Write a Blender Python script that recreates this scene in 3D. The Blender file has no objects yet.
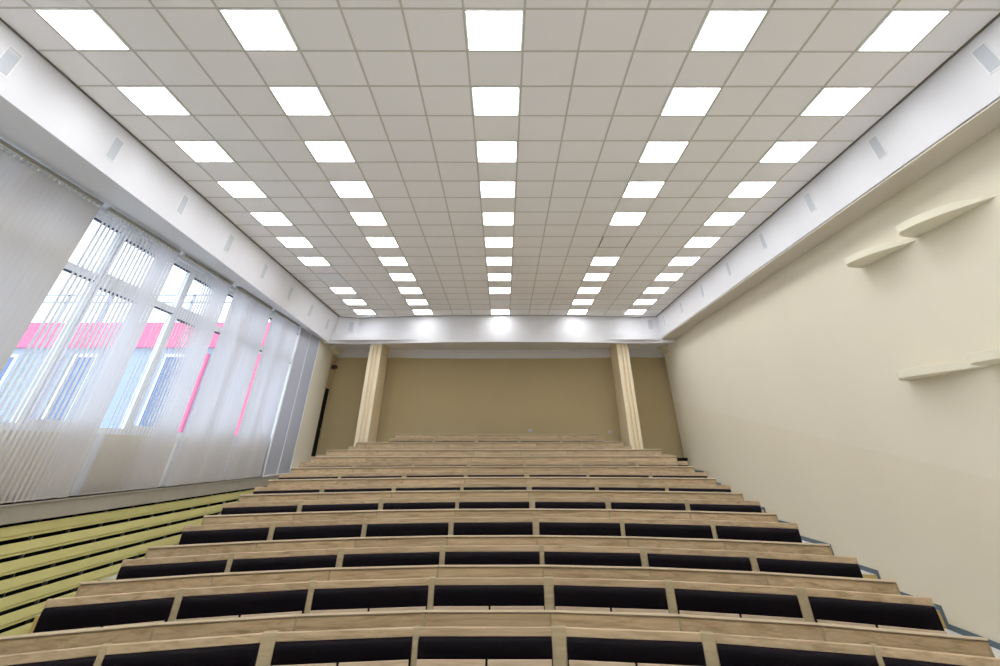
import bpy, math, random
from mathutils import Vector, Matrix

random.seed(7)
scene = bpy.context.scene
COL = scene.collection
ZC = 2.3                       # eye height of the camera above the front floor


# ------------------------------------------------------------------ helpers
def link(name, mesh, parent=None, loc=None):
    o = bpy.data.objects.new(name, mesh)
    COL.objects.link(o)
    if parent is not None:
        o.parent = parent
    if loc is not None:
        o.location = loc
    return o


class MB:
    """collects faces (several materials allowed) and links them as one mesh object"""
    def __init__(self):
        self.v, self.f, self.m, self.mats = [], [], [], []

    def mi(self, mat):
        if mat not in self.mats:
            self.mats.append(mat)
        return self.mats.index(mat)

    def poly(self, pts, mat):
        n = len(self.v)
        self.v += [tuple(p) for p in pts]
        self.f.append(list(range(n, n + len(pts))))
        self.m.append(self.mi(mat))

    def prism(self, a, b, mat, capmat=None):
        """a, b: matching closed loops; sides and both caps"""
        n = len(self.v)
        k = len(a)
        self.v += [tuple(p) for p in a] + [tuple(p) for p in b]
        mi = self.mi(mat)
        for i in range(k):
            j = (i + 1) % k
            self.f.append([n + i, n + j, n + k + j, n + k + i]); self.m.append(mi)
        ci = self.mi(capmat or mat)
        self.f.append([n + i for i in range(k)][::-1]); self.m.append(ci)
        self.f.append([n + k + i for i in range(k)]); self.m.append(ci)

    def box(self, x0, x1, y0, y1, z0, z1, mat):
        a = [(x0, y0, z0), (x1, y0, z0), (x1, y1, z0), (x0, y1, z0)]
        b = [(x, y, z1) for x, y, _ in a]
        self.prism(a, b, mat)

    def build(self, name, parent=None, origin=(0, 0, 0), bevel=0, smooth=False, segs=2):
        me = bpy.data.meshes.new(name)
        ox, oy, oz = origin
        me.from_pydata([(x - ox, y - oy, z - oz) for x, y, z in self.v], [], self.f)
        for mt in self.mats:
            me.materials.append(mt)
        me.polygons.foreach_set('material_index', self.m)
        me.validate()
        import bmesh
        bm = bmesh.new(); bm.from_mesh(me)
        bmesh.ops.recalc_face_normals(bm, faces=bm.faces)
        bm.to_mesh(me); bm.free()
        if smooth:
            me.polygons.foreach_set('use_smooth', [True] * len(me.polygons))
        o = link(name, me, parent, None if parent else (ox, oy, oz))
        if bevel:
            b = o.modifiers.new('bevel', 'BEVEL')
            b.width = bevel; b.segments = segs; b.limit_method = 'ANGLE'
        return o


def structure(o):
    o['kind'] = 'structure'
    return o


def empty(name, loc):
    o = bpy.data.objects.new(name, None)
    COL.objects.link(o)
    o.location = loc
    o.empty_display_size = 0.1
    return o


def tag(o, label, cat, group=None):
    o['label'] = label; o['category'] = cat
    if group:
        o['group'] = group
    return o


# ------------------------------------------------------------------ materials
def lin(r, g, b):
    f = lambda c: (c / 12.92 if c <= 0.04045 else ((c + 0.055) / 1.055) ** 2.4)
    return (f(r / 255), f(g / 255), f(b / 255), 1)


def base_mat(name, col, rough=0.6, spec=0.3, metal=0.0):
    m = bpy.data.materials.new(name); m.use_nodes = True
    b = m.node_tree.nodes['Principled BSDF']
    b.inputs['Base Color'].default_value = col
    b.inputs['Roughness'].default_value = rough
    b.inputs['Metallic'].default_value = metal
    b.inputs['Specular IOR Level'].default_value = spec
    return m


def speckle(m, scale, amount, bump=0.0, bscale=None, detail=3):
    """soft procedural colour variation and surface bump in object space"""
    nt = m.node_tree; N = nt.nodes; L = nt.links
    b = N['Principled BSDF']
    tc = N.new('ShaderNodeTexCoord')
    nz = N.new('ShaderNodeTexNoise'); nz.inputs['Scale'].default_value = scale
    nz.inputs['Detail'].default_value = detail
    L.new(tc.outputs['Object'], nz.inputs['Vector'])
    c = b.inputs['Base Color'].default_value[:]
    mx = N.new('ShaderNodeMix'); mx.data_type = 'RGBA'
    mx.inputs[6].default_value = tuple(min(1, q * (1 - amount)) for q in c[:3]) + (1,)
    mx.inputs[7].default_value = tuple(min(1, q * (1 + amount)) for q in c[:3]) + (1,)
    L.new(nz.outputs['Fac'], mx.inputs[0]); L.new(mx.outputs[2], b.inputs['Base Color'])
    if bump:
        n2 = N.new('ShaderNodeTexNoise'); n2.inputs['Scale'].default_value = bscale or scale * 8
        L.new(tc.outputs['Object'], n2.inputs['Vector'])
        bp = N.new('ShaderNodeBump'); bp.inputs['Strength'].default_value = bump
        bp.inputs['Distance'].default_value = 0.003
        L.new(n2.outputs['Fac'], bp.inputs['Height']); L.new(bp.outputs['Normal'], b.inputs['Normal'])
    return m


def wood_mat(name, dark, mid, light, hue=0.25, rough=0.5):
    m = bpy.data.materials.new(name); m.use_nodes = True
    nt = m.node_tree; N = nt.nodes; L = nt.links
    b = N['Principled BSDF']; b.inputs['Roughness'].default_value = rough
    b.inputs['Specular IOR Level'].default_value = 0.3
    tc = N.new('ShaderNodeTexCoord'); oi = N.new('ShaderNodeObjectInfo')
    mp = N.new('ShaderNodeMapping'); mp.inputs['Scale'].default_value = (0.55, 6, 11)
    ad = N.new('ShaderNodeVectorMath'); ad.operation = 'SCALE'
    cb = N.new('ShaderNodeCombineXYZ')
    ml = N.new('ShaderNodeMath'); ml.operation = 'MULTIPLY'; ml.inputs[1].default_value = 37
    L.new(oi.outputs['Random'], ml.inputs[0])
    L.new(ml.outputs[0], cb.inputs[0]); L.new(ml.outputs[0], cb.inputs[2])
    a2 = N.new('ShaderNodeVectorMath'); a2.operation = 'ADD'
    L.new(tc.outputs['Object'], mp.inputs['Vector'])
    L.new(mp.outputs[0], a2.inputs[0]); L.new(cb.outputs[0], a2.inputs[1])
    nz = N.new('ShaderNodeTexNoise'); nz.inputs['Scale'].default_value = 2.6
    nz.inputs['Detail'].default_value = 6; nz.inputs['Roughness'].default_value = 0.62
    nz.inputs['Distortion'].default_value = 0.6
    L.new(a2.outputs[0], nz.inputs['Vector'])
    cr = N.new('ShaderNodeValToRGB')
    e = cr.color_ramp.elements
    e[0].position = 0.3; e[0].color = dark
    e[1].position = 0.72; e[1].color = light
    q = cr.color_ramp.elements.new(0.5); q.color = mid
    L.new(nz.outputs['Fac'], cr.inputs['Fac'])
    hs = N.new('ShaderNodeHueSaturation')
    mr = N.new('ShaderNodeMapRange')
    mr.inputs['To Min'].default_value = 1 - hue * 0.5; mr.inputs['To Max'].default_value = 1 + hue * 0.5
    L.new(oi.outputs['Random'], mr.inputs['Value']); L.new(mr.outputs[0], hs.inputs['Value'])
    L.new(cr.outputs[0], hs.inputs['Color']); L.new(hs.outputs[0], b.inputs['Base Color'])
    return m


def emit_mat(name, col, strength):
    m = bpy.data.materials.new(name); m.use_nodes = True
    nt = m.node_tree; nt.nodes.clear()
    e = nt.nodes.new('ShaderNodeEmission'); o = nt.nodes.new('ShaderNodeOutputMaterial')
    e.inputs['Color'].default_value = col; e.inputs['Strength'].default_value = strength
    nt.links.new(e.outputs[0], o.inputs[0])
    return m


def glass_mat():
    m = bpy.data.materials.new('window_glass'); m.use_nodes = True
    nt = m.node_tree; nt.nodes.clear()
    o = nt.nodes.new('ShaderNodeOutputMaterial'); mx = nt.nodes.new('ShaderNodeMixShader')
    t = nt.nodes.new('ShaderNodeBsdfTransparent'); g = nt.nodes.new('ShaderNodeBsdfGlossy')
    t.inputs[0].default_value = (0.93, 0.96, 0.97, 1); g.inputs['Roughness'].default_value = 0.02
    mx.inputs[0].default_value = 0.05
    nt.links.new(t.outputs[0], mx.inputs[1])
    nt.links.new(g.outputs[0], mx.inputs[2]); nt.links.new(mx.outputs[0], o.inputs[0])
    return m


def fabric_mat(name, col, trans, tcol, scale):
    """thin light-passing blind fabric with a woven bump"""
    m = bpy.data.materials.new(name); m.use_nodes = True
    nt = m.node_tree; N = nt.nodes; L = nt.links; N.clear()
    o = N.new('ShaderNodeOutputMaterial'); mx = N.new('ShaderNodeMixShader')
    d = N.new('ShaderNodeBsdfDiffuse'); t = N.new('ShaderNodeBsdfTranslucent')
    mx.inputs[0].default_value = trans
    tc = N.new('ShaderNodeTexCoord'); nz = N.new('ShaderNodeTexNoise')
    nz.inputs['Scale'].default_value = scale
    mp = N.new('ShaderNodeMapping'); mp.inputs['Scale'].default_value = (1, 1, 0.12)
    L.new(tc.outputs['Object'], mp.inputs[0]); L.new(mp.outputs[0], nz.inputs['Vector'])
    for sh, c in ((d, col), (t, tcol)):
        q = N.new('ShaderNodeMix'); q.data_type = 'RGBA'
        q.inputs[6].default_value = tuple(x * 0.88 for x in c[:3]) + (1,)
        q.inputs[7].default_value = tuple(min(1, x * 1.06) for x in c[:3]) + (1,)
        L.new(nz.outputs['Fac'], q.inputs[0]); L.new(q.outputs[2], sh.inputs['Color'])
    L.new(d.outputs[0], mx.inputs[1]); L.new(t.outputs[0], mx.inputs[2])
    L.new(mx.outputs[0], o.inputs[0])
    return m


M = {}
M['tile'] = speckle(base_mat('ceiling_tile_board', (0.875, 0.87, 0.885, 1), 0.9, 0.1), 90, 0.05, 0.3, 260)
M['grid'] = base_mat('ceiling_grid_paint', (0.56, 0.55, 0.51, 1), 0.5)
M['edge'] = base_mat('shadow_gap_paint', (0.17, 0.15, 0.12, 1), 0.6)
M['white'] = speckle(base_mat('white_plaster', (0.71, 0.72, 0.76, 1), 0.7), 3, 0.02, 0.2, 60)
M['cream'] = speckle(base_mat('cream_wall_paint', (0.74, 0.695, 0.575, 1), 0.8, 0.2), 0.6, 0.05, 0.25, 55)
M['tan'] = speckle(base_mat('tan_wall_paint', (0.51, 0.425, 0.25, 1), 0.8, 0.2), 0.7, 0.05, 0.25, 55)
M['dado'] = speckle(base_mat('cream_dado_paint', (0.72, 0.67, 0.54, 1), 0.8, 0.2), 0.6, 0.05, 0.25, 55)
M['brown'] = base_mat('brown_plastic', (0.06, 0.045, 0.03, 1), 0.5)
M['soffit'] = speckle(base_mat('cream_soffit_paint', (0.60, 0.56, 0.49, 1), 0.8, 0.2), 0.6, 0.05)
M['shelf'] = base_mat('shelf_paint', (0.76, 0.73, 0.60, 1), 0.6)
M['pillar'] = speckle(base_mat('pillar_paint', (0.80, 0.67, 0.44, 1), 0.6), 2, 0.05)
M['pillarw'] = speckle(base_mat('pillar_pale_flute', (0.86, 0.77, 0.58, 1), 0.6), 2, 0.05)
M['tread'] = speckle(base_mat('stair_tread_lino', (0.62, 0.62, 0.60, 1), 0.5), 12, 0.1)
M['riser'] = base_mat('stair_riser_ochre', (0.52, 0.38, 0.15, 1), 0.6)
M['skirt'] = base_mat('blue_grey_skirting', (0.10, 0.145, 0.18, 1), 0.4)
M['wood'] = wood_mat('desk_laminate', (0.39, 0.275, 0.16, 1), (0.58, 0.44, 0.27, 1), (0.71, 0.565, 0.37, 1), 0.18)
M['wood2'] = wood_mat('bench_rail_laminate', (0.36, 0.26, 0.155, 1), (0.52, 0.395, 0.25, 1), (0.63, 0.495, 0.33, 1), 0.14)
M['wood3'] = wood_mat('seat_laminate', (0.40, 0.30, 0.20, 1), (0.50, 0.39, 0.27, 1), (0.58, 0.48, 0.35, 1), 0.12)
M['edgeband'] = base_mat('desk_edge_band', (0.72, 0.61, 0.45, 1), 0.45)
M['post'] = wood_mat('post_laminate', (0.38, 0.31, 0.19, 1), (0.44, 0.36, 0.225, 1), (0.50, 0.42, 0.27, 1), 0.1)
M['black'] = speckle(base_mat('black_leatherette', (0.004, 0.0025, 0.005, 1), 0.45, 0.10), 30, 0.2, 0.3, 200)
q_ = M['black'].node_tree.nodes['Principled BSDF']
q_.inputs['Sheen Weight'].default_value = 0.6; q_.inputs['Sheen Roughness'].default_value = 0.3
q_.inputs['Sheen Tint'].default_value = (0.62, 0.5, 0.85, 1)
M['metal'] = base_mat('grey_metal', (0.35, 0.35, 0.36, 1), 0.4, 0.5, 0.8)
M['alu'] = base_mat('headrail_aluminium', (0.33, 0.32, 0.28, 1), 0.45, 0.5, 0.3)
M['clip'] = base_mat('blind_clip_plastic', (0.8, 0.75, 0.65, 1), 0.5)
M['pvc'] = base_mat('white_window_profile', (0.85, 0.87, 0.90, 1), 0.35)
M['gasket'] = base_mat('dark_window_gasket', (0.02, 0.03, 0.07, 1), 0.6)
M['glass'] = glass_mat()
M['blind'] = fabric_mat('grey_blind_fabric', (0.54, 0.505, 0.44, 1), 0.30, (0.50, 0.52, 0.62, 1), 2.0)
M['blindw'] = fabric_mat('pale_blind_fabric', (0.68, 0.65, 0.60, 1), 0.45, (0.74, 0.76, 0.88, 1), 2.0)
M['blindg'] = fabric_mat('dull_blind_fabric', (0.60, 0.61, 0.66, 1), 0.35, (0.55, 0.57, 0.66, 1), 1.0)
M['ledge'] = speckle(base_mat('grey_stone_ledge', (0.33, 0.305, 0.25, 1), 0.5), 8, 0.08)
M['slat'] = speckle(base_mat('olive_yellow_slat', (0.60, 0.56, 0.23, 1), 0.55), 4, 0.05)
M['slatlow'] = base_mat('olive_yellow_bevel', (0.55, 0.51, 0.20, 1), 0.6)
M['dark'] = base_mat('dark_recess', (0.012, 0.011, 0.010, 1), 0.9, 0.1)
M['vent'] = base_mat('vent_grey', (0.54, 0.58, 0.63, 1), 0.5)
M['ventf'] = base_mat('vent_frame', (0.80, 0.81, 0.83, 1), 0.5)
M['lamp'] = emit_mat('led_panel_light', (0.98, 0.98, 1.0, 1), 9.0)
M['lampoff'] = base_mat('unlit_opal_panel', (0.84, 0.88, 0.92, 1), 0.4)
M['pink'] = base_mat('pink_facade_band', (0.72, 0.17, 0.30, 1), 0.6)
M['bluewall'] = base_mat('pale_blue_facade', (0.36, 0.42, 0.52, 1), 0.6)
M['bluewin'] = base_mat('blue_facade_glazing', (0.13, 0.19, 0.34, 1), 0.25, 0.5)
M['outlet'] = base_mat('outlet_plastic', (0.62, 0.64, 0.72, 1), 0.4)
M['asphalt'] = base_mat('yard_paving', (0.55, 0.58, 0.62, 1), 0.9)

# ------------------------------------------------------------------ rows geometry
XC, A0, Y0, DY, GAP = -0.1507, 0.1188, 6.77, 1.0315, 0.10
ZK = [-1.215, -1.047, -0.903, -0.709, -0.541, -0.396, -0.249, -0.086, 0.036, 0.199, 0.400]
ROWS = [(3.5, A0 * q, XC) for q in (.985, .995, .99, .972, .971, .968, .966, .964, .96)] + [(3.0, 0.1153, -0.285), (2.5, 0.114, -0.155)]


def rk(k): return 10.6


def P(k, b, g=0.0, xc=None):
    R = rk(k); xc = XC if xc is None else xc
    x = xc + R * math.sin(b)
    return Vector((x, Y0 + DY * k - g - R + R * math.cos(b) + (-0.0117 + 0.0083 * k) * x))


def Yarc(k, x, g=0.0):
    R = rk(k)
    return Y0 + DY * k - g - R + math.sqrt(R * R - (x - XC) ** 2) + (-0.0117 + 0.0083 * k) * x


def TREAD(k):                 # height (camera-relative) of the terrace on which desk k stands
    if k <= -2:
        return -2.3
    return -1.66 + 0.1425 * (k - 2) + (0.05 if k == 10 else 0)


def bay(a, b, prof, m0=0.0, m1=0.0):
    """prof: (offset toward the stage, z camera-relative); swept from a to b with end margins in metres"""
    d = (b - a); L = d.length; t = d / L
    n = Vector((t.y, -t.x))
    if n.y > 0: n = -n
    p0 = a + t * m0; p1 = b - t * m1
    q = lambda p: [(p.x + n.x * o, p.y + n.y * o, z + ZC) for o, z in prof]
    return q(p0), q(p1)


def rect(o0, o1, z0, z1): return [(o0, z0), (o1, z0), (o1, z1), (o0, z1)]


ORD = ['front-most', 'second', 'third', 'fourth', 'fifth', 'sixth', 'seventh', 'eighth', 'ninth', 'tenth', 'rear-most']
POSTW = {0: [.04, .06, .13, .055, .135, .12, .045, .03], 1: [.03, .07, .065, .065, .11, .095, .10, .03],
         2: [.03, .06, .08, .07, .06, .09, .08, .03]}
for k in range(11):
    half, a, xc = ROWS[k]
    nb = int(round(half * 2)); z = ZK[k]; T = TREAD(k)
    bs = [(-half + i) * a for i in range(nb + 1)]
    pts = [P(k, b, 0, xc) for b in bs]
    # ---------------- desk
    org = (pts[nb // 2].x, pts[nb // 2].y, T + ZC)
    if k == 0:
        lab = 'curved wooden desk row closest to the camera, crossing the bottom of the picture'
    elif k == 10:
        lab = 'shortest wooden desk row, at the very top in front of the tan back wall'
    elif k == 9:
        lab = 'short wooden desk row, second from the back wall, just in front of the pillars'
    else:
        lab = 'long curved wooden desk row, %s row counted from the camera' % ORD[k]
    desk = tag(empty('desk_row', org), lab, 'desk', 'rows of curved wooden desks')
    for i in range(nb):
        A, B = pts[i], pts[i + 1]
        mb = MB(); mb.prism(*bay(A, B, [(0.024, z - 0.001), (0.024, z - 0.017), (-0.27, z - 0.09), (-0.27, z - 0.07)], .0015, .0015), M['edgeband'])
        mb.build('desktop', desk, org, 0.002)
        mb = MB(); mb.prism(*bay(A, B, rect(0.0, -0.018, T + 0.10, z - 0.032), .008, .008), M['wood'])
        mb.build('front_panel', desk, org)
    for i in range(nb + 1):
        A = pts[i]
        t = (pts[min(i + 1, nb)] - pts[max(i - 1, 0)]).normalized()
        wdt = 0.024
        sh = wdt / 2 if i == 0 else (-wdt / 2 if i == nb else 0)
        A = A + t * sh
        mb = MB(); mb.prism(*bay(A - t * wdt / 2, A + t * wdt / 2,
                                 [(0.003, T), (-0.22, T), (-0.25, z - 0.10), (0.003, z - 0.028)]), M['post'])
        mb.build('support', desk, org)
    # ---------------- bench with padded backs and folded seats, in front of that desk
    zd = z; z = z - 0.095
    bsb = [b * (1.045 if i in (0, nb) else 1.04 * (1.045 if k < 9 else 1.0) * (1.02 if k == 0 else 1)) for i, b in enumerate(bs)]
    if k < 9:
        bsb = [b * (0.993 if i == 0 else 0.988) if b < 0 else b for i, b in enumerate(bsb)]
    pts = [P(k, b, GAP, xc) for b in bsb]
    Tb = TREAD(k - 1)
    org = (pts[nb // 2].x, pts[nb // 2].y, Tb + ZC)
    if k == 0:
        lab = 'curved bench row closest to the camera, black padded backs over folded pale wood seats'
    elif k == 10:
        lab = 'bench row directly below the shortest desk row at the very top'
    elif k == 9:
        lab = 'bench row directly below the second desk row from the back wall'
    else:
        lab = 'curved bench row with black padded backs, %s bench counted from the camera' % ORD[k]
    bench = tag(empty('bench_row', org), lab, 'bench', 'rows of padded benches with folding seats')
    pw = POSTW.get(k, None)
    if pw is None or len(pw) != nb + 1:
        rr = random.Random(k)
        pw = [.03] + [rr.choice([.06, .07, .075, .09]) for _ in range(nb - 1)] + [.03]
        if k in (3, 4, 5, 6): pw[4] = 0.10
    for i in range(nb + 1):
        A = pts[i]
        t = (pts[min(i + 1, nb)] - pts[max(i - 1, 0)]).normalized()
        w = pw[i]
        sh = w / 2 if i == 0 else (-w / 2 if i == nb else 0)
        A = A + t * sh
        zt = z + 0.003 if 0 < i < nb else z - 0.056
        fo = 0.066 if 0 < i < nb else -0.012
        if not 0 < i < nb:
            w = 0.02
            A = pts[i] + t * (w / 2 if i == 0 else -w / 2)
        mb = MB(); mb.prism(*bay(A - t * w / 2, A + t * w / 2, [(fo, Tb), (-0.05, Tb), (-0.05, zt), (min(fo, 0.034), zt), (fo, z - 0.30)]), M['post'])
        mb.build('post', bench, org, 0.003)
    for i in range(nb):
        A, B = pts[i], pts[i + 1]
        L = (B - A).length
        ma = pw[i] / 2 if i else 0.0
        mbm = pw[i + 1] / 2 if i + 1 < nb else 0.0
        mb = MB(); mb.prism(*bay(A, B, rect(0.028, -0.012, z - (0.054 if k < 7 else 0.066 if k < 9 else 0.10), z + 0.001), ma, mbm), M['wood2'])
        mb.build('rail', bench, org, 0.004)
        ma = pw[i] / 2 if i else 0.0
        mbm = pw[i + 1] / 2 if i + 1 < nb else 0.0
        zc_ = z - (0 if k < 7 else 0.02)
        prof = [(-0.02, zc_ - 0.056), (0.034, zc_ - 0.057), (0.050, zc_ - 0.064), (0.060, zc_ - 0.080), (0.063, z - 0.115), (0.058, z - 0.36),
                (0.022, z - 0.385), (-0.02, z - 0.39)]
        mb = MB(); mb.prism(*bay(A, B, prof, ma + 0.006, mbm + 0.006), M['black'])
        mb.build('backrest', bench, org, 0.006, True, 3)
        mid = (A + B) / 2
        g = 0.011
        for (C0, C1, e0, e1) in ((A, mid, ma + 0.022, g), (mid, B, g, mbm + 0.022)):
            sd = 0.03 if k == 0 else 0
            ps = [(0.175, z - 0.187 + sd), (0.198, z - 0.185 + sd), (0.225, z - 0.30), (0.205, z - 0.44), (0.180, z - 0.47), (0.172, z - 0.44), (0.195, z - 0.30)]
            mb = MB(); mb.prism(*bay(C0, C1, ps, e0, e1), M['wood3'])
            mb.build('folding_seat', bench, org, 0.003)
        mb = MB(); mb.prism(*bay(A, B, rect(0.06, 0.10, z - 0.45, z - 0.42), ma, mbm), M['metal'])
        mb.build('seat_bar', bench, org)

# ------------------------------------------------------------------ floor (curved terraces)
fl = MB()
xs = [-5.6 + i * (10.95 / 36) for i in range(37)]
G0 = 0.20


def step_edge(k, x):
    kk = k
    return Yarc(kk, max(-5.4, min(5.2, x)), G0)


for k in range(-2, 11):
    zt = TREAD(k) + ZC
    zn = (TREAD(k + 1) + ZC) if k < 10 else zt
    X = xs
    for i in range(len(X) - 1):
        x0, x1 = X[i], X[i + 1]
        ya0 = -3.0 if k == -2 else step_edge(k, x0); ya1 = -3.0 if k == -2 else step_edge(k, x1)
        if k < 10:
            yb0, yb1 = step_edge(k + 1, x0), step_edge(k + 1, x1)
        else:
            yb0 = yb1 = 18.6
        fl.poly([(x0, ya0, zt), (x1, ya1, zt), (x1, yb1, zt), (x0, yb0, zt)], M['tread'])
        if k < 10:
            fl.poly([(x0, yb0, zt), (x1, yb1, zt), (x1, yb1, zn), (x0, yb0, zn)], M['riser'])
zt = TREAD(10) + ZC
fl.poly([(5.35, 17.1, zt), (5.75, 17.1, zt), (5.75, 18.6, zt), (5.35, 18.6, zt)], M['tread'])
fl.poly([(-6.1, 16.5, zt), (-5.6, 16.5, zt), (-5.6, 18.6, zt), (-6.1, 18.6, zt)], M['tread'])
fl.box(-5.9, 5.9, -3.2, 18.7, -0.3, -0.02, M['tread'])
structure(fl.build('floor'))

# ------------------------------------------------------------------ walls
w = MB()
zl = lambda y: -0.26 + 0.135 * (y - 6.41) + ZC        # painted dado line that climbs with the seating
up_ = [(-3.0, zl(-3.0)), (17.18, zl(17.18)), (17.18, 5.1), (-3.0, 5.1)]
lo_ = [(-3.0, -0.1), (17.18, -0.1), (17.18, zl(17.18)), (-3.0, zl(-3.0))]
w.prism([(5.35, y, z) for y, z in up_], [(5.75, y, z) for y, z in up_], M['cream'])
w.prism([(5.35, y, z) for y, z in lo_], [(5.75, y, z) for y, z in lo_], M['dado'])
structure(w.build('wall_right'))
w = MB(); w.box(5.62, 5.85, 17.18, 18.7, 0, 5.3, M['tan']); structure(w.build('wall_right_niche'))
w = MB(); w.box(-5.9, 5.75, -3.2, -3.0, -0.1, 6.0, M['cream']); structure(w.build('wall_front'))
# curved rear wall
w = MB()


def yb(x): return 17.76 - 0.26 * min(1.0, (abs(x) / 3.7)) ** 2


xb = [-6.1 + 0.25 * i for i in range(49)]
for a, b in zip(xb[:-1], xb[1:]):
    w.prism([(a, yb(a), 0), (b, yb(b), 0), (b, 18.8, 0), (a, 18.8, 0)], [(a, yb(a), 5.3), (b, yb(b), 5.3), (b, 18.8, 5.3), (a, 18.8, 5.3)], M['tan'])
structure(w.build('wall_back'))
# left window wall
WZ0, WZ1 = 0.20 + ZC, 2.66 + ZC
w = MB()
w.box(-6.05, -5.75, -3.0, 15.55, -0.1, WZ0, M['cream'])
w.box(-6.05, -5.75, -3.0, 15.55, WZ1, 6.0, M['white'])
w.box(-6.05, -5.60, 15.55, 16.97, -0.1, 5.3, M['cream'])
w.box(-6.05, -5.60, 16.97, 17.42, 1.56 + ZC, 5.3, M['tan'])
w.box(-6.05, -5.60, 17.42, 18.7, -0.1, 5.3, M['tan'])
w.box(-6.05, -5.75, -3.0, -1.95, WZ0, WZ1, M['cream'])
structure(w.build('wall_left'))
d = MB(); d.box(-5.70, -5.62, 16.975, 17.415, 1.5, 1.555 + ZC, M['dark'])
d.box(-5.62, -5.585, 17.34, 17.37, 1.0 + 1.8, 1.04 + 1.8, M['metal'])
structure(d.build('door_1'))

# ------------------------------------------------------------------ ceiling with its grid
H = 3.3456 + ZC
TX, TY, TS = -0.0935, 2.9067, 0.6
cl = MB(); cl.box(-5.45, 5.2, -3.0, 16.3, H, H + 0.12, M['tile'])
ceil = structure(cl.build('ceiling'))
g = MB()
for i in range(-9, 9):
    x = TX + (i + 0.5) * TS
    g.box(x - 0.011, x + 0.011, -3.0, 16.1, H - 0.006, H + 0.01, M['grid'])
for j in range(-9, 22):
    y = TY + j * TS
    g.box(-5.3, 5.1, y - 0.011, y + 0.011, H - 0.0055, H + 0.01, M['grid'])
g.build('ceiling_grid', ceil)
# recess ceiling behind the rear fascia
r = MB(); r.box(-6.1, 5.9, 15.78, 18.8, 2.68 + ZC, 2.85 + ZC, M['white'])
structure(r.build('ceiling_recess'))

# ------------------------------------------------------------------ fascias (dropped bulkheads)


def LX(y, top):
    s = (y - 3.5) / 12.3
    return (-5.04 - 0.22 * s) if top else (-4.985 - 0.43 * s)


def LZ(y): return 2.735 - 0.125 * (y - 3.5) / 12.3


f = MB()
ya, yz = -3.0, 15.95
sec = lambda y: [(LX(y, 1), y, H + .05), (LX(y, 0), y, LZ(y) + ZC), (-5.8, y, 2.72 + ZC), (-5.8, y, H + .05)]
for i in range(38):
    y0_, y1_ = ya + (yz - ya) * i / 38, ya + (yz - ya) * (i + 1) / 38
    a_, b_ = sec(y0_), sec(y1_)
    for j in range(4):
        f.poly([a_[j], a_[(j + 1) % 4], b_[(j + 1) % 4], b_[j]], M['white'])
    if i == 0: f.poly(a_, M['white'])
    if i == 37: f.poly(b_, M['white'])
structure(f.build('trim_1'))
RX = TX + 8.37 * TS
f = MB()
sec = lambda y: [(RX, y, H + .05), (RX, y, 2.72 + ZC), (5.40, y, 2.71 + ZC), (5.40, y, H + .05)]
f.prism(sec(ya), sec(15.95), M['white'])
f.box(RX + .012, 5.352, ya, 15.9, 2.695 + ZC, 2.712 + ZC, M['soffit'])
structure(f.build('trim_2'))
fp = [(-5.8, 15.82), (-5.26, 15.82), (-4.66, 16.04), (-4.0, 15.93), (-3.2, 15.84), (-1.7, 15.70), (-0.1, 15.64), (1.6, 15.68), (3.1, 15.78), (4.42, 15.93), (4.96, 15.78), (5.5, 15.78)]
f = MB()
for (x0, y0_), (x1, y1_) in zip(fp[:-1], fp[1:]):
    f.prism([(x0, y0_, 2.60 + ZC), (x1, y1_, 2.60 + ZC), (x1, y1_ + .16, 2.60 + ZC), (x0, y0_ + .16, 2.60 + ZC)],
            [(x0, y0_, H + .05), (x1, y1_, H + .05), (x1, y1_ + .16, H + .05), (x0, y0_ + .16, H + .05)], M['white'])
structure(f.build('trim_3'))
# thin dark strips painted as the shadow gap where tiles meet the bulkheads
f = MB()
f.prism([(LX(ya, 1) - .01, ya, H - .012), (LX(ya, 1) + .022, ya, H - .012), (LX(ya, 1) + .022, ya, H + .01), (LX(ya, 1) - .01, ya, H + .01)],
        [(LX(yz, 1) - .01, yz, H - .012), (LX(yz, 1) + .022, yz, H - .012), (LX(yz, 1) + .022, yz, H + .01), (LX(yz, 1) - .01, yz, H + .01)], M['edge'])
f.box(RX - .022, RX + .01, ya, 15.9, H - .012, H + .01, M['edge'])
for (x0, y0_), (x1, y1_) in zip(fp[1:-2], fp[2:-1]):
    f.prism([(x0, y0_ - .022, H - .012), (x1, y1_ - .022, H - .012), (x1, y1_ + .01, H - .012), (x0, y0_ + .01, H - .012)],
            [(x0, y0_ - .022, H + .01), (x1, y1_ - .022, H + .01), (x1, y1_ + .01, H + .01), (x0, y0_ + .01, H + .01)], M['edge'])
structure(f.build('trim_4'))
# cornice round the rear recess
f = MB()
for a, b in zip(xb[:-1], xb[1:]):
    s = lambda x: [(x, yb(x) - .08, 2.69 + ZC), (x, yb(x) - .08, 2.65 + ZC), (x, yb(x) - .05, 2.60 + ZC), (x, yb(x) - .03, 2.45 + ZC), (x, yb(x) + .02, 2.43 + ZC), (x, yb(x) + .02, 2.69 + ZC)]
    f.prism(s(a), s(b), M['white'])
for sx, X in ((1, -5.60), (-1, 5.35)):
    s = lambda y: [(X + sx * .20, y, 2.69 + ZC), (X + sx * .20, y, 2.64 + ZC), (X + sx * .10, y, 2.58 + ZC), (X + sx * .06, y, 2.50 + ZC), (X - sx * .01, y, 2.47 + ZC), (X - sx * .01, y, 2.69 + ZC)]
    f.prism(s(16.6), s(17.15 if sx < 0 else 17.45), M['cream'])
structure(f.build('trim_5'))

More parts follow.
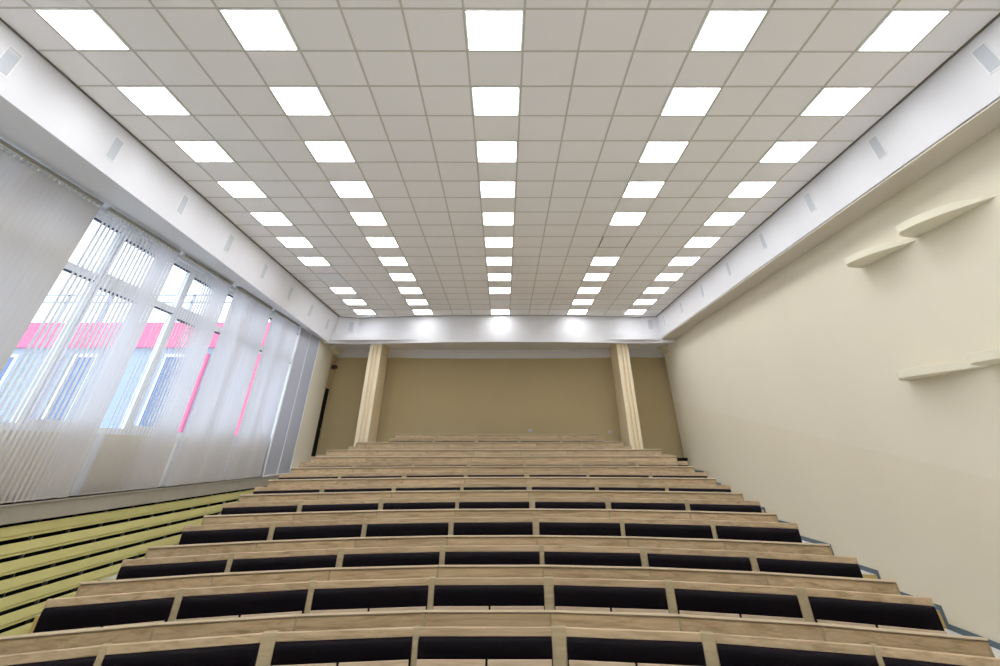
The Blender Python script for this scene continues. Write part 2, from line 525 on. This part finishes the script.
# ------------------------------------------------------------------ pillars with fluted faces
for (x0, x1, nm) in ((-4.19, -3.82, 'left'), (3.575, 3.93, 'right')):
    f = MB()
    yf, yr = 16.12, 17.2
    wd = x1 - x0
    zz = 1.5
    front = [(x0, yf), (x0 + wd * .28, yf), (x0 + wd * .32, yf + .03), (x0 + wd * .42, yf + .03), (x0 + wd * .46, yf), (x0 + wd * .58, yf),
             (x0 + wd * .62, yf + .03), (x0 + wd * .72, yf + .03), (x0 + wd * .76, yf), (x1, yf), (x1, yr), (x0, yr)]
    f.prism([(x, y, zz) for x, y in front], [(x, y, 2.69 + ZC) for x, y in front], M['pillar'], M['pillar'])
    for i in (0, 4, 8):
        pass
    o = f.build('pillar')
    structure(o)
    me = o.data
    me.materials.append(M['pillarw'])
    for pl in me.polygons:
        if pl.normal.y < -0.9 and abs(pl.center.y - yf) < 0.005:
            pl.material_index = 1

# ------------------------------------------------------------------ baseboard along the stepped right wall
f = MB()
hb, tb = 0.052, 0.012
for k in range(-1, 11):
    y0_ = step_edge(k, 5.3); y1_ = step_edge(k + 1, 5.3) if k < 10 else 17.18
    z0 = TREAD(k) + ZC; z1 = (TREAD(k + 1) + ZC) if k < 10 else z0
    f.box(5.35 - tb, 5.352, y0_, y1_ - hb, z0 - .02, z0 + hb, M['skirt'])
    if k < 10:
        f.box(5.35 - tb, 5.352, y1_ - hb, y1_, z0 - .02, z1 + hb, M['skirt'])
structure(f.build('baseboard_right'))

# ------------------------------------------------------------------ window ledge and slatted radiator screen
f = MB(); f.box(-5.78, -5.55, -2.9, 15.55, -0.625 + ZC, -0.455 + ZC, M['ledge'])
f.box(-5.78, -5.53, -2.9, 15.55, -0.47 + ZC, -0.455 + ZC, M['ledge'])
structure(f.build('trim_6', bevel=0.004))
scr = tag(empty('radiator_screen', (-5.6, 6, 0)), 'olive yellow slatted radiator screen under the grey ledge along the windows', 'radiator cover')
so = (-5.6, 6, 0)
zt = -0.655
n = 0
while zt > -2.25:
    f = MB()
    f.box(-5.615, -5.595, -2.9, 15.5, zt + ZC - 0.084, zt + ZC, M['slat'])
    f.box(-5.622, -5.602, -2.9, 15.5, zt - 0.114 + ZC, zt - 0.0905 + ZC, M['slatlow'])
    f.box(-5.620, -5.608, -2.9, 15.5, zt - 0.0905 + ZC, zt - 0.084 + ZC, M['slat'])
    f.build('slat', scr, so, 0.0015)
    zt -= 0.152; n += 1
for i in range(31):
    y = -2.6 + i * 0.6
    f = MB(); f.box(-5.68, -5.64, y - .007, y + .007, 0.0, -0.64 + ZC, M['metal'])
    f.build('bracket', scr, so)
f = MB(); f.box(-5.745, -5.735, -2.9, 15.5, 0.0, -0.64 + ZC, M['dark']); f.build('shade_backing', scr, so)  # dark sheet painted as the deep shade seen between the slats

# white pipe covers on the wall between the windows
f = MB()
for y in (-1.9, 0.1, 2.05, 3.98, 5.97, 7.90, 9.89, 11.92, 13.77):
    f.box(-5.752, -5.70, y + .13, y + .27, -0.45 + ZC, 0.20 + ZC, M['pvc'])
structure(f.build('trim_7', bevel=.004))

# ------------------------------------------------------------------ windows
WB = [-1.9, 0.1, 2.05, 3.98, 5.95, 7.88, 9.87, 11.92, 13.75, 15.55]
XW = -5.86
for n, (y0_, y1_) in enumerate(zip(WB[:-1], WB[1:]), 1):
    f = MB()
    t = 0.075
    za, zb = WZ0 + .002, WZ1 - .002
    f.box(XW - .04, XW + .04, y0_, y0_ + t, za, zb, M['pvc']); f.box(XW - .04, XW + .04, y1_ - t, y1_, za, zb, M['pvc'])
    f.box(XW - .04, XW + .04, y0_ + t, y1_ - t, za, za + .07, M['pvc']); f.box(XW - .04, XW + .04, y0_ + t, y1_ - t, zb - .07, zb, M['pvc'])
    ym = y0_ + 0.42 * (y1_ - y0_)
    f.box(XW - .04, XW + .04, ym - .045, ym + .045, za + .07, zb - .07, M['pvc'])
    zt = 1.93 + ZC
    f.box(XW - .035, XW + .045, y0_ + t, ym - .045, zt - .045, zt + .045, M['pvc'])
    f.box(XW - .035, XW + .045, ym + .045, y1_ - t, zt - .045, zt + .045, M['pvc'])
    # opening sash frames on the wider side
    s0, s1 = ym + .045, y1_ - t
    for (p, q) in ((za + .07, zt - .045), (zt + .045, zb - .07)):
        f.box(XW - .03, XW + .055, s0, s0 + .05, p, q, M['pvc']); f.box(XW - .03, XW + .055, s1 - .05, s1, p, q, M['pvc'])
        f.box(XW - .03, XW + .055, s0 + .05, s1 - .05, p, p + .05, M['pvc']); f.box(XW - .03, XW + .055, s0 + .05, s1 - .05, q - .05, q, M['pvc'])
    wn = structure(f.build('window_%d' % n))
    f = MB()
    for p in (zt - .057, zb - .082):
        f.box(XW - .02, XW + .035, y0_ + t, ym - .045, p, p + .012, M['gasket'])
        f.box(XW - .02, XW + .05, s0 + .05, s1 - .05, p - .05, p - .038, M['gasket'])
    f.build('gasket', wn)
    f = MB(); f.box(XW - .006, XW + .006, y0_ + t, y1_ - t, za + .07, zb - .07, M['glass'])
    f.build('window_pane', wn)

# ------------------------------------------------------------------ vertical blinds
BX = -5.60
BT, BB = 2.66 + ZC, -0.446 + ZC
PITCH, SW = 0.0845, 0.090


def blind(y0_, y1_, cover, mat, label, crooked=0.0):
    """cover(s): wanted closed share (0 open .. 1 shut) along the rail as seen from the hall"""
    org = (BX, (y0_ + y1_) / 2, BT)
    o = tag(empty('vertical_blind', org), label, 'blind', 'vertical fabric blinds on the windows')
    f = MB(); f.box(BX - .022, BX + .022, y0_, y1_, BT - .012, BT + .03, M['alu']); f.build('headrail', o, org, .003)
    n = int((y1_ - y0_) / PITCH)
    pitch = (y1_ - y0_) / n
    sl = MB(); cp = MB(); ch = MB()
    rr = random.Random(int(y0_ * 100))
    for i in range(n):
        y = y0_ + (i + .5) * pitch
        s = (i + .5) / n
        phi = math.atan2(5.6, y)
        c = cover(s)
        if c >= 1:
            al = math.radians(-9 - crooked * (.6 + .6 * math.sin(i * .8)) + crooked * .25 * rr.uniform(-1, 1))
        else:
            v = min(1, c * pitch * math.sin(phi) / SW)
            al = phi - math.asin(v)
        if y < 2.5: al = math.radians(-12)
        dx, dy = -math.sin(al), math.cos(al)
        nx, ny = dy, -dx
        ps = []
        for u in (-1, -.5, 0, .5, 1):        # slight cross curvature of each slat
            e = 0.004 * (1 - u * u)
            ps.append((BX + dx * u * SW / 2 + nx * e, y + dy * u * SW / 2 + ny * e))
        zb_ = BB + rr.uniform(-.004, .004)
        for (a, b) in zip(ps[:-1], ps[1:]):
            sl.poly([(a[0], a[1], zb_), (b[0], b[1], zb_), (b[0], b[1], BT - .045), (a[0], a[1], BT - .045)], mat)
        cp.box(BX - .007, BX + .007, y - .006, y + .006, BT - .05, BT - .012, M['clip'])
        # bottom weight in the hem
        sl.prism([(a[0] + nx * .003, a[1] + ny * .003, zb_) for a in (ps[0], ps[-1])] + [(a[0] - nx * .003, a[1] - ny * .003, zb_) for a in (ps[-1], ps[0])],
                 [(a[0] + nx * .003, a[1] + ny * .003, zb_ + .03) for a in (ps[0], ps[-1])] + [(a[0] - nx * .003, a[1] - ny * .003, zb_ + .03) for a in (ps[-1], ps[0])], mat)
        ch.box(BX + .018, BX + .021, y, y + pitch * .98, BB + .012, BB + .016, M['clip'])
    sl.build('slats', o, org)
    cp.build('carriers', o, org)
    ch.build('bead_chain', o, org)
    return o


shut = lambda s: 1.0
blind(-1.85, 0.02, shut, M['blind'], 'closed vertical blind hanging behind the camera at the window wall')
blind(0.15, 1.97, shut, M['blind'], 'closed vertical blind beside the camera, left of the picture')
blind(2.10, 3.90, shut, M['blind'], 'closed vertical blind left of the picture edge, before the big grey one')
blind(4.03, 5.90, shut, M['blind'], 'closed grey vertical blind, the nearest one at the left edge of the picture', 5)
blind(6.03, 7.83, lambda s: 0.55 if s < .55 else min(.97, .55 + (s - .55) * 1.8), M['blindw'],
      'half-open pale vertical blind showing pink and sky, next to the big closed one')
blind(7.96, 9.76, lambda s: 0.15 if s < .42 else min(.97, .35 + (s - .42) * 2.4), M['blindw'],
      'vertical blind with the most open slats, second see-through one from the left')
blind(9.99, 11.82, shut, M['blindw'], 'closed pale vertical blind right of the two see-through ones', 12)
blind(12.00, 13.68, shut, M['blindw'], 'closed vertical blind farthest along the wall, beside the flat grey roller blind', 12)
org = (BX, 14.68, BT)
o = tag(empty('roller_blind', org), 'flat grey roller blind with white edging at the far end of the windows', 'blind')
f = MB(); f.box(BX - .004, BX + .004, 13.87, 14.66, BB, BT, M['blindg']); f.build('blind_sheet', o, org)
f = MB(); f.box(BX - .004, BX + .004, 14.70, 15.49, BB, BT, M['blindg']); f.build('blind_sheet', o, org)
f = MB()
for y in (13.845, 14.68, 15.51):
    e = .022 if y != 14.68 else .013
    f.box(BX - .02, BX + .02, y - e, y + e, BB - .02, BT + .02, M['pvc'])
f.box(BX - .02, BX + .02, 13.867, 15.488, BT, BT + .03, M['pvc']); f.box(BX - .02, BX + .02, 13.867, 15.488, BB - .02, BB + .02, M['pvc'])
f.build('edging', o, org, .002)

# ------------------------------------------------------------------ ceiling lights
CN = {-7: 'outer left column', -4: 'inner left column', 0: 'centre column', 4: 'inner right column', 7: 'outer right column'}
NTH = ['first', 'second', 'third', 'fourth', 'fifth', 'sixth', 'seventh', 'eighth', 'ninth', 'tenth', 'eleventh']
OFF = {(-7, 14), (0, 18)}
GONE = {(4, 10)}


def light_meshes(on):
    h = TS / 2
    f = MB(); a, b = h - .014, h - .026
    for (x0, x1, y0_, y1_) in ((-a, a, -a, -b), (-a, a, b, a), (-a, -b, -b, b), (b, a, -b, b)):
        f.box(x0, x1, y0_, y1_, -.004, .003, M['ventf'])
    d = MB(); d.box(-b, b, -b, b, -.0035, .003, M['lamp'] if on else M['lampoff'])
    return f, d


protos = {}
for on in (True, False):
    pr_ = empty('ceiling_light' if on else 'unlit_ceiling_light', (0, 0, 0))
    f, d = light_meshes(on)
    f.build('frame', pr_); d.build('diffuser', pr_)
    protos[on] = [pr_, False]


def place(on, loc):
    pr_, used = protos[on]
    if not used:
        protos[on][1] = True
        pr_.location = loc
        return pr_
    c = pr_.copy(); COL.objects.link(c); c.location = loc
    for ch_ in list(pr_.children):
        q = ch_.copy(); COL.objects.link(q); q.parent = c
    return c


for cx_ in (-7, -4, 0, 4, 7):
    for k in list(range(0, 21, 2)) + [-2, -4, -6, -8]:
        if (cx_, k) in GONE: continue
        loc = (TX + cx_ * TS, TY + (k + .5) * TS, H - .007)
        on = (cx_, k) not in OFF
        o = place(on, loc)
        if k >= 0:
            nth = NTH[k // 2]
            if on:
                tag(o, 'lit square ceiling light, %s from the picture top in the %s' % (nth, CN[cx_]), 'ceiling light', 'square lit panels in the tile ceiling')
            else:
                tag(o, 'unlit pale square ceiling panel in the %s' % CN[cx_], 'ceiling light')
        else:  # unseen panels added to light the front of the hall
            tag(o, 'unseen ceiling light added for illumination beyond the picture top, %s one out in the %s' % (NTH[-k // 2 - 1], CN[cx_]), 'ceiling light', 'square lit panels in the tile ceiling')
# the tile that sits loose in its grid cell
x, y = TX + 4 * TS, TY + 10.5 * TS
f = MB(); f.box(x - .28, x + .28, y - .28, y + .28, H - .0085, H - .006, M['tile'])
h = TS / 2
for (x0, x1, y0_, y1_) in ((-h, -.282, -h, h), (.282, h, -h, h), (-.282, .282, .282, h)):
    f.box(x + x0, x + x1, y + y0_, y + y1_, H - .010, H - .0065, M['edge'])
tag(f.build('ceiling_tile', None, (x, y, H)), 'loose ceiling tile with a dark outline among the lights of the inner right column', 'ceiling tile')

# ------------------------------------------------------------------ vents


def vent(loc, rz, label):
    """small grille lying in the local xz plane, facing local -y"""
    v = empty('air_vent', loc); v.rotation_euler = (0, 0, rz)
    w_, h_ = 0.075, 0.14
    f = MB()
    for (a, b, c, d_) in ((-w_ - .014, w_ + .014, -h_ - .014, -h_), (-w_ - .014, w_ + .014, h_, h_ + .014), (-w_ - .014, -w_, -h_, h_), (w_, w_ + .014, -h_, h_)):
        f.box(a, b, -.005, .004, c, d_, M['ventf'])
    f.build('frame', v)
    f = MB(); f.box(-w_, w_, -.001, .004, -h_, h_, M['vent'])
    for i in range(9):
        zc = -h_ + .02 + i * .030
        f.prism([(-w_, -.004, zc), (-w_, -.001, zc + .012), (-w_, -.0005, zc + .009), (-w_, -.0035, zc - .003)],
                [(w_, -.004, zc), (w_, -.001, zc + .012), (w_, -.0005, zc + .009), (w_, -.0035, zc - .003)], M['vent'])
    f.build('grille', v)
    tag(v, label, 'air vent', 'small grilles in the white bulkheads')
    return v


VN = ['first', 'second', 'third', 'fourth', 'fifth', 'sixth', 'seventh', 'eighth']
for i in range(8):
    y = 3.36 + 1.68 * i
    zc = 3.055 - .010 * i + ZC
    s = (H - zc) / (H - LZ(y) - ZC)
    x = LX(y, 1) * (1 - s) + LX(y, 0) * s
    v = vent((0, 0, 0), 0, 'grey air vent, %s from the near end of the left bulkhead above the windows' % VN[i])
    uu = Vector((LX(y, 1) - LX(y, 0), 0, H - LZ(y) - ZC)).normalized()
    ll = Vector(((LX(y + 1, 1) - LX(y, 1)), 1, 0)).normalized()
    nn = ll.cross(uu).normalized()           # out of the bulkhead, into the hall
    if nn.x < 0: nn = -nn
    mm = Matrix((ll, -nn, uu)).transposed()
    if mm.determinant() < 0: mm = Matrix((-ll, -nn, uu)).transposed()
    v.rotation_euler = mm.to_euler()
    v.location = Vector((x, y, zc)) + nn * .001
    y = 3.33 + 1.68 * i
    v = vent((RX - .001, y + (0.05 if i else 0), 3.09 - .004 * i + ZC), -math.pi / 2, 'grey air vent, %s from the near end of the right bulkhead above the cream wall' % VN[i])
vent((-4.86, 15.955, 3.08 + ZC), math.radians(20), 'grey air vent on the rear bulkhead, at its left corner')
vent((4.69, 15.845, 3.11 + ZC), math.radians(-16), 'grey air vent on the rear bulkhead, at its right corner')

# ------------------------------------------------------------------ wing shelves on the right wall


def wing(y_near, y_far, z, label, depth=0.34, th=0.085):
    org = (5.35, (y_near + y_far) / 2, z + ZC)
    L = y_far - y_near
    pts = [(5.355, y_near)]
    n = 14
    for i in range(1, n + 1):                      # long outer edge curving out from the wall
        u = i / n * 0.80
        pts.append((5.35 - depth * math.sin(min(1, u / .80) * math.pi / 2) ** 1.0 * (0.96 + .04 * u), y_near + u * L))
    for i in range(1, 9):                          # rounded nose
        a = i / 8 * math.pi / 2
        pts.append((5.35 - depth * math.cos(a) ** .8 if i < 8 else 5.355, y_near + L * (.80 + .20 * math.sin(a))))
    f = MB()
    thk = lambda y: th * min(1, 0.15 + 3.2 * (y - y_near) / L)
    f.prism([(x, y, z + ZC) for x, y in pts], [(x, y, z + thk(y) + ZC) for x, y in pts], M['shelf'])
    return tag(f.build('wall_shelf', None, org, .004), label, 'shelf', 'curved wing shelves on the cream wall')


wing(5.74, 6.86, 2.10, 'upper pair of curved wall shelves, the farther one with its rounded nose lowest in view')
wing(4.49, 5.72, 2.13, 'upper pair of curved wall shelves, the nearer and larger one reaching towards the picture edge')
wing(5.72, 7.02, 0.715, 'lower pair of curved wall shelves, the farther one seen almost edge-on', .24)
wing(4.40, 5.76, 0.72, 'lower pair of curved wall shelves, the nearer one cut by the right picture edge')

# ------------------------------------------------------------------ small things at the rear
f = MB(); f.box(3.26, 3.35, 17.53, 17.60, .415 + ZC, .485 + ZC, M['outlet']); f.box(3.28, 3.33, 17.52, 17.53, .43 + ZC, .47 + ZC, M['vent'])
tag(f.build('wall_outlet', None, (3.3, 17.55, .45 + ZC), .006), 'small blue-grey wall outlet near the right end of the tan back wall', 'outlet')
f = MB(); f.box(.80, .90, 17.72, 17.76, .455 + ZC, .53 + ZC, M['outlet']); f.box(.82, .88, 17.71, 17.72, .47 + ZC, .515 + ZC, M['vent'])
tag(f.build('wall_outlet', None, (.85, 17.74, .48 + ZC), .006), 'pale wall outlet just over the middle of the rear-most desk row', 'outlet')
f = MB()
f.box(-5.62, -5.48, 17.12, 17.22, 2.08 + ZC, 2.19 + ZC, M['brown'])
f.prism([(-5.48, 17.13, 2.09 + ZC), (-5.48, 17.21, 2.09 + ZC), (-5.48, 17.21, 2.18 + ZC), (-5.48, 17.13, 2.18 + ZC)],
        [(-5.42, 17.15, 2.10 + ZC), (-5.42, 17.20, 2.10 + ZC), (-5.42, 17.20, 2.17 + ZC), (-5.42, 17.15, 2.17 + ZC)], M['brown'])
tag(f.build('wall_fixture', None, (-5.5, 17.2, 2.1 + ZC), .004), 'small dark fixture on the side wall above the black doorway', 'fixture')
f = MB()
zt10 = TREAD(10) + ZC
f.box(5.07, 5.33, 16.85, 17.12, zt10, zt10 + .28, M['dark']); f.box(5.05, 5.34, 16.83, 17.14, zt10 + .28, zt10 + .31, M['dark'])
tag(f.build('low_box', None, (5.2, 17.0, zt10), .005), 'low black box on the floor in the dark right rear corner', 'box')

# ------------------------------------------------------------------ outside: the neighbouring wing
org = (-24, 22, -3)
bd = tag(empty('neighbour_building', org), 'pale blue building with a broad pink band seen outside through the blinds', 'building')
f = MB(); f.box(-45, -7.6, 22.0, 30.0, -3, 3.44 + ZC, M['bluewall']); f.build('wall', bd, org)
f = MB(); f.box(-45.1, -7.5, 21.85, 30.1, 3.44 + ZC, 4.40 + ZC, M['pink']); f.build('roof_band', bd, org)
f = MB()
f.box(-45, -7.6, 21.95, 22.0, 5.20 + ZC, 5.27 + ZC, M['bluewall']); f.box(-45, -7.6, 21.95, 22.0, 5.50 + ZC, 5.57 + ZC, M['bluewall'])
for i in range(20):
    x = -44.5 + i * 1.9
    f.box(x - .04, x + .04, 21.95, 22.03, 4.40 + ZC, 5.57 + ZC, M['bluewall'])
f.build('roof_railing', bd, org)
for x in (-22.0, -18.73, -14.75, -12.53, -10.3):
    f = MB(); f.box(x - .10, x + .10, 21.84, 22.0, -3, 3.2 + ZC, M['pink']); f.build('post', bd, org)
for x in (-17.6, -13.8, -11.4, -21, -25, -29, -33):
    fr_ = MB()
    for (a, b, c, d_) in ((-.5, .5, 3.1, 3.2), (-.5, .5, .3, .4), (-.5, -.42, .4, 3.1), (.42, .5, .4, 3.1)):
        fr_.box(x + a, x + b, 21.92, 22.0, c + ZC, d_ + ZC, M['pvc'])
    q = fr_.build('window', bd, org)
    f = MB(); f.box(x - .42, x + .42, 21.96, 22.0, .4 + ZC, 3.1 + ZC, M['bluewin'])
    f.build('pane', q, org)
f = MB(); f.box(-60, -6.2, -20, 60, -3.2, -3.0, M['asphalt']); structure(f.build('ground'))

# ------------------------------------------------------------------ world: bright overcast sky
wd = bpy.data.worlds.new('World'); scene.world = wd; wd.use_nodes = True
nt = wd.node_tree; bg = nt.nodes['Background']
tc = nt.nodes.new('ShaderNodeTexCoord'); nz = nt.nodes.new('ShaderNodeTexNoise'); nz.inputs['Scale'].default_value = 2.5
mx = nt.nodes.new('ShaderNodeMix'); mx.data_type = 'RGBA'
mx.inputs[6].default_value = (0.78, 0.88, 1.0, 1); mx.inputs[7].default_value = (0.95, 0.98, 1.0, 1)
nt.links.new(tc.outputs['Generated'], nz.inputs['Vector']); nt.links.new(nz.outputs['Fac'], mx.inputs[0])
nt.links.new(mx.outputs[2], bg.inputs['Color']); bg.inputs['Strength'].default_value = 2.6

# ------------------------------------------------------------------ camera
cam = bpy.data.cameras.new('camera'); co = bpy.data.objects.new('camera', cam); COL.objects.link(co)
F, CX, CY = 446.888, 505.280, 84.540
yaw, pitch, roll = math.radians(0.28631), math.radians(39.36496), math.radians(-0.11174)
fw = Vector((math.sin(yaw) * math.cos(pitch), math.cos(yaw) * math.cos(pitch), math.sin(pitch)))
rt = Vector((math.cos(yaw), -math.sin(yaw), 0)); up = rt.cross(fw)
r2 = math.cos(roll) * rt + math.sin(roll) * up; u2 = -math.sin(roll) * rt + math.cos(roll) * up
m = Matrix((r2, u2, -fw)).transposed().to_4x4(); m.translation = Vector((0, 0, ZC))
co.matrix_world = m
cam.sensor_width = 36; cam.sensor_fit = 'HORIZONTAL'; cam.lens = F * 36 / 1000
cam.shift_x = -(CX - 500) / 1000; cam.shift_y = (CY - 333) / 1000
cam.clip_start = 0.05; cam.clip_end = 200
scene.camera = co
vs = scene.view_settings
vs.view_transform = 'Standard'; vs.look = 'None'; vs.gamma = 1; vs.use_curve_mapping = False
vs.exposure = 0.24
scene.cycles.max_bounces = 10; scene.cycles.diffuse_bounces = 6; scene.cycles.transparent_max_bounces = 16
scene.cycles.sample_clamp_indirect = 6
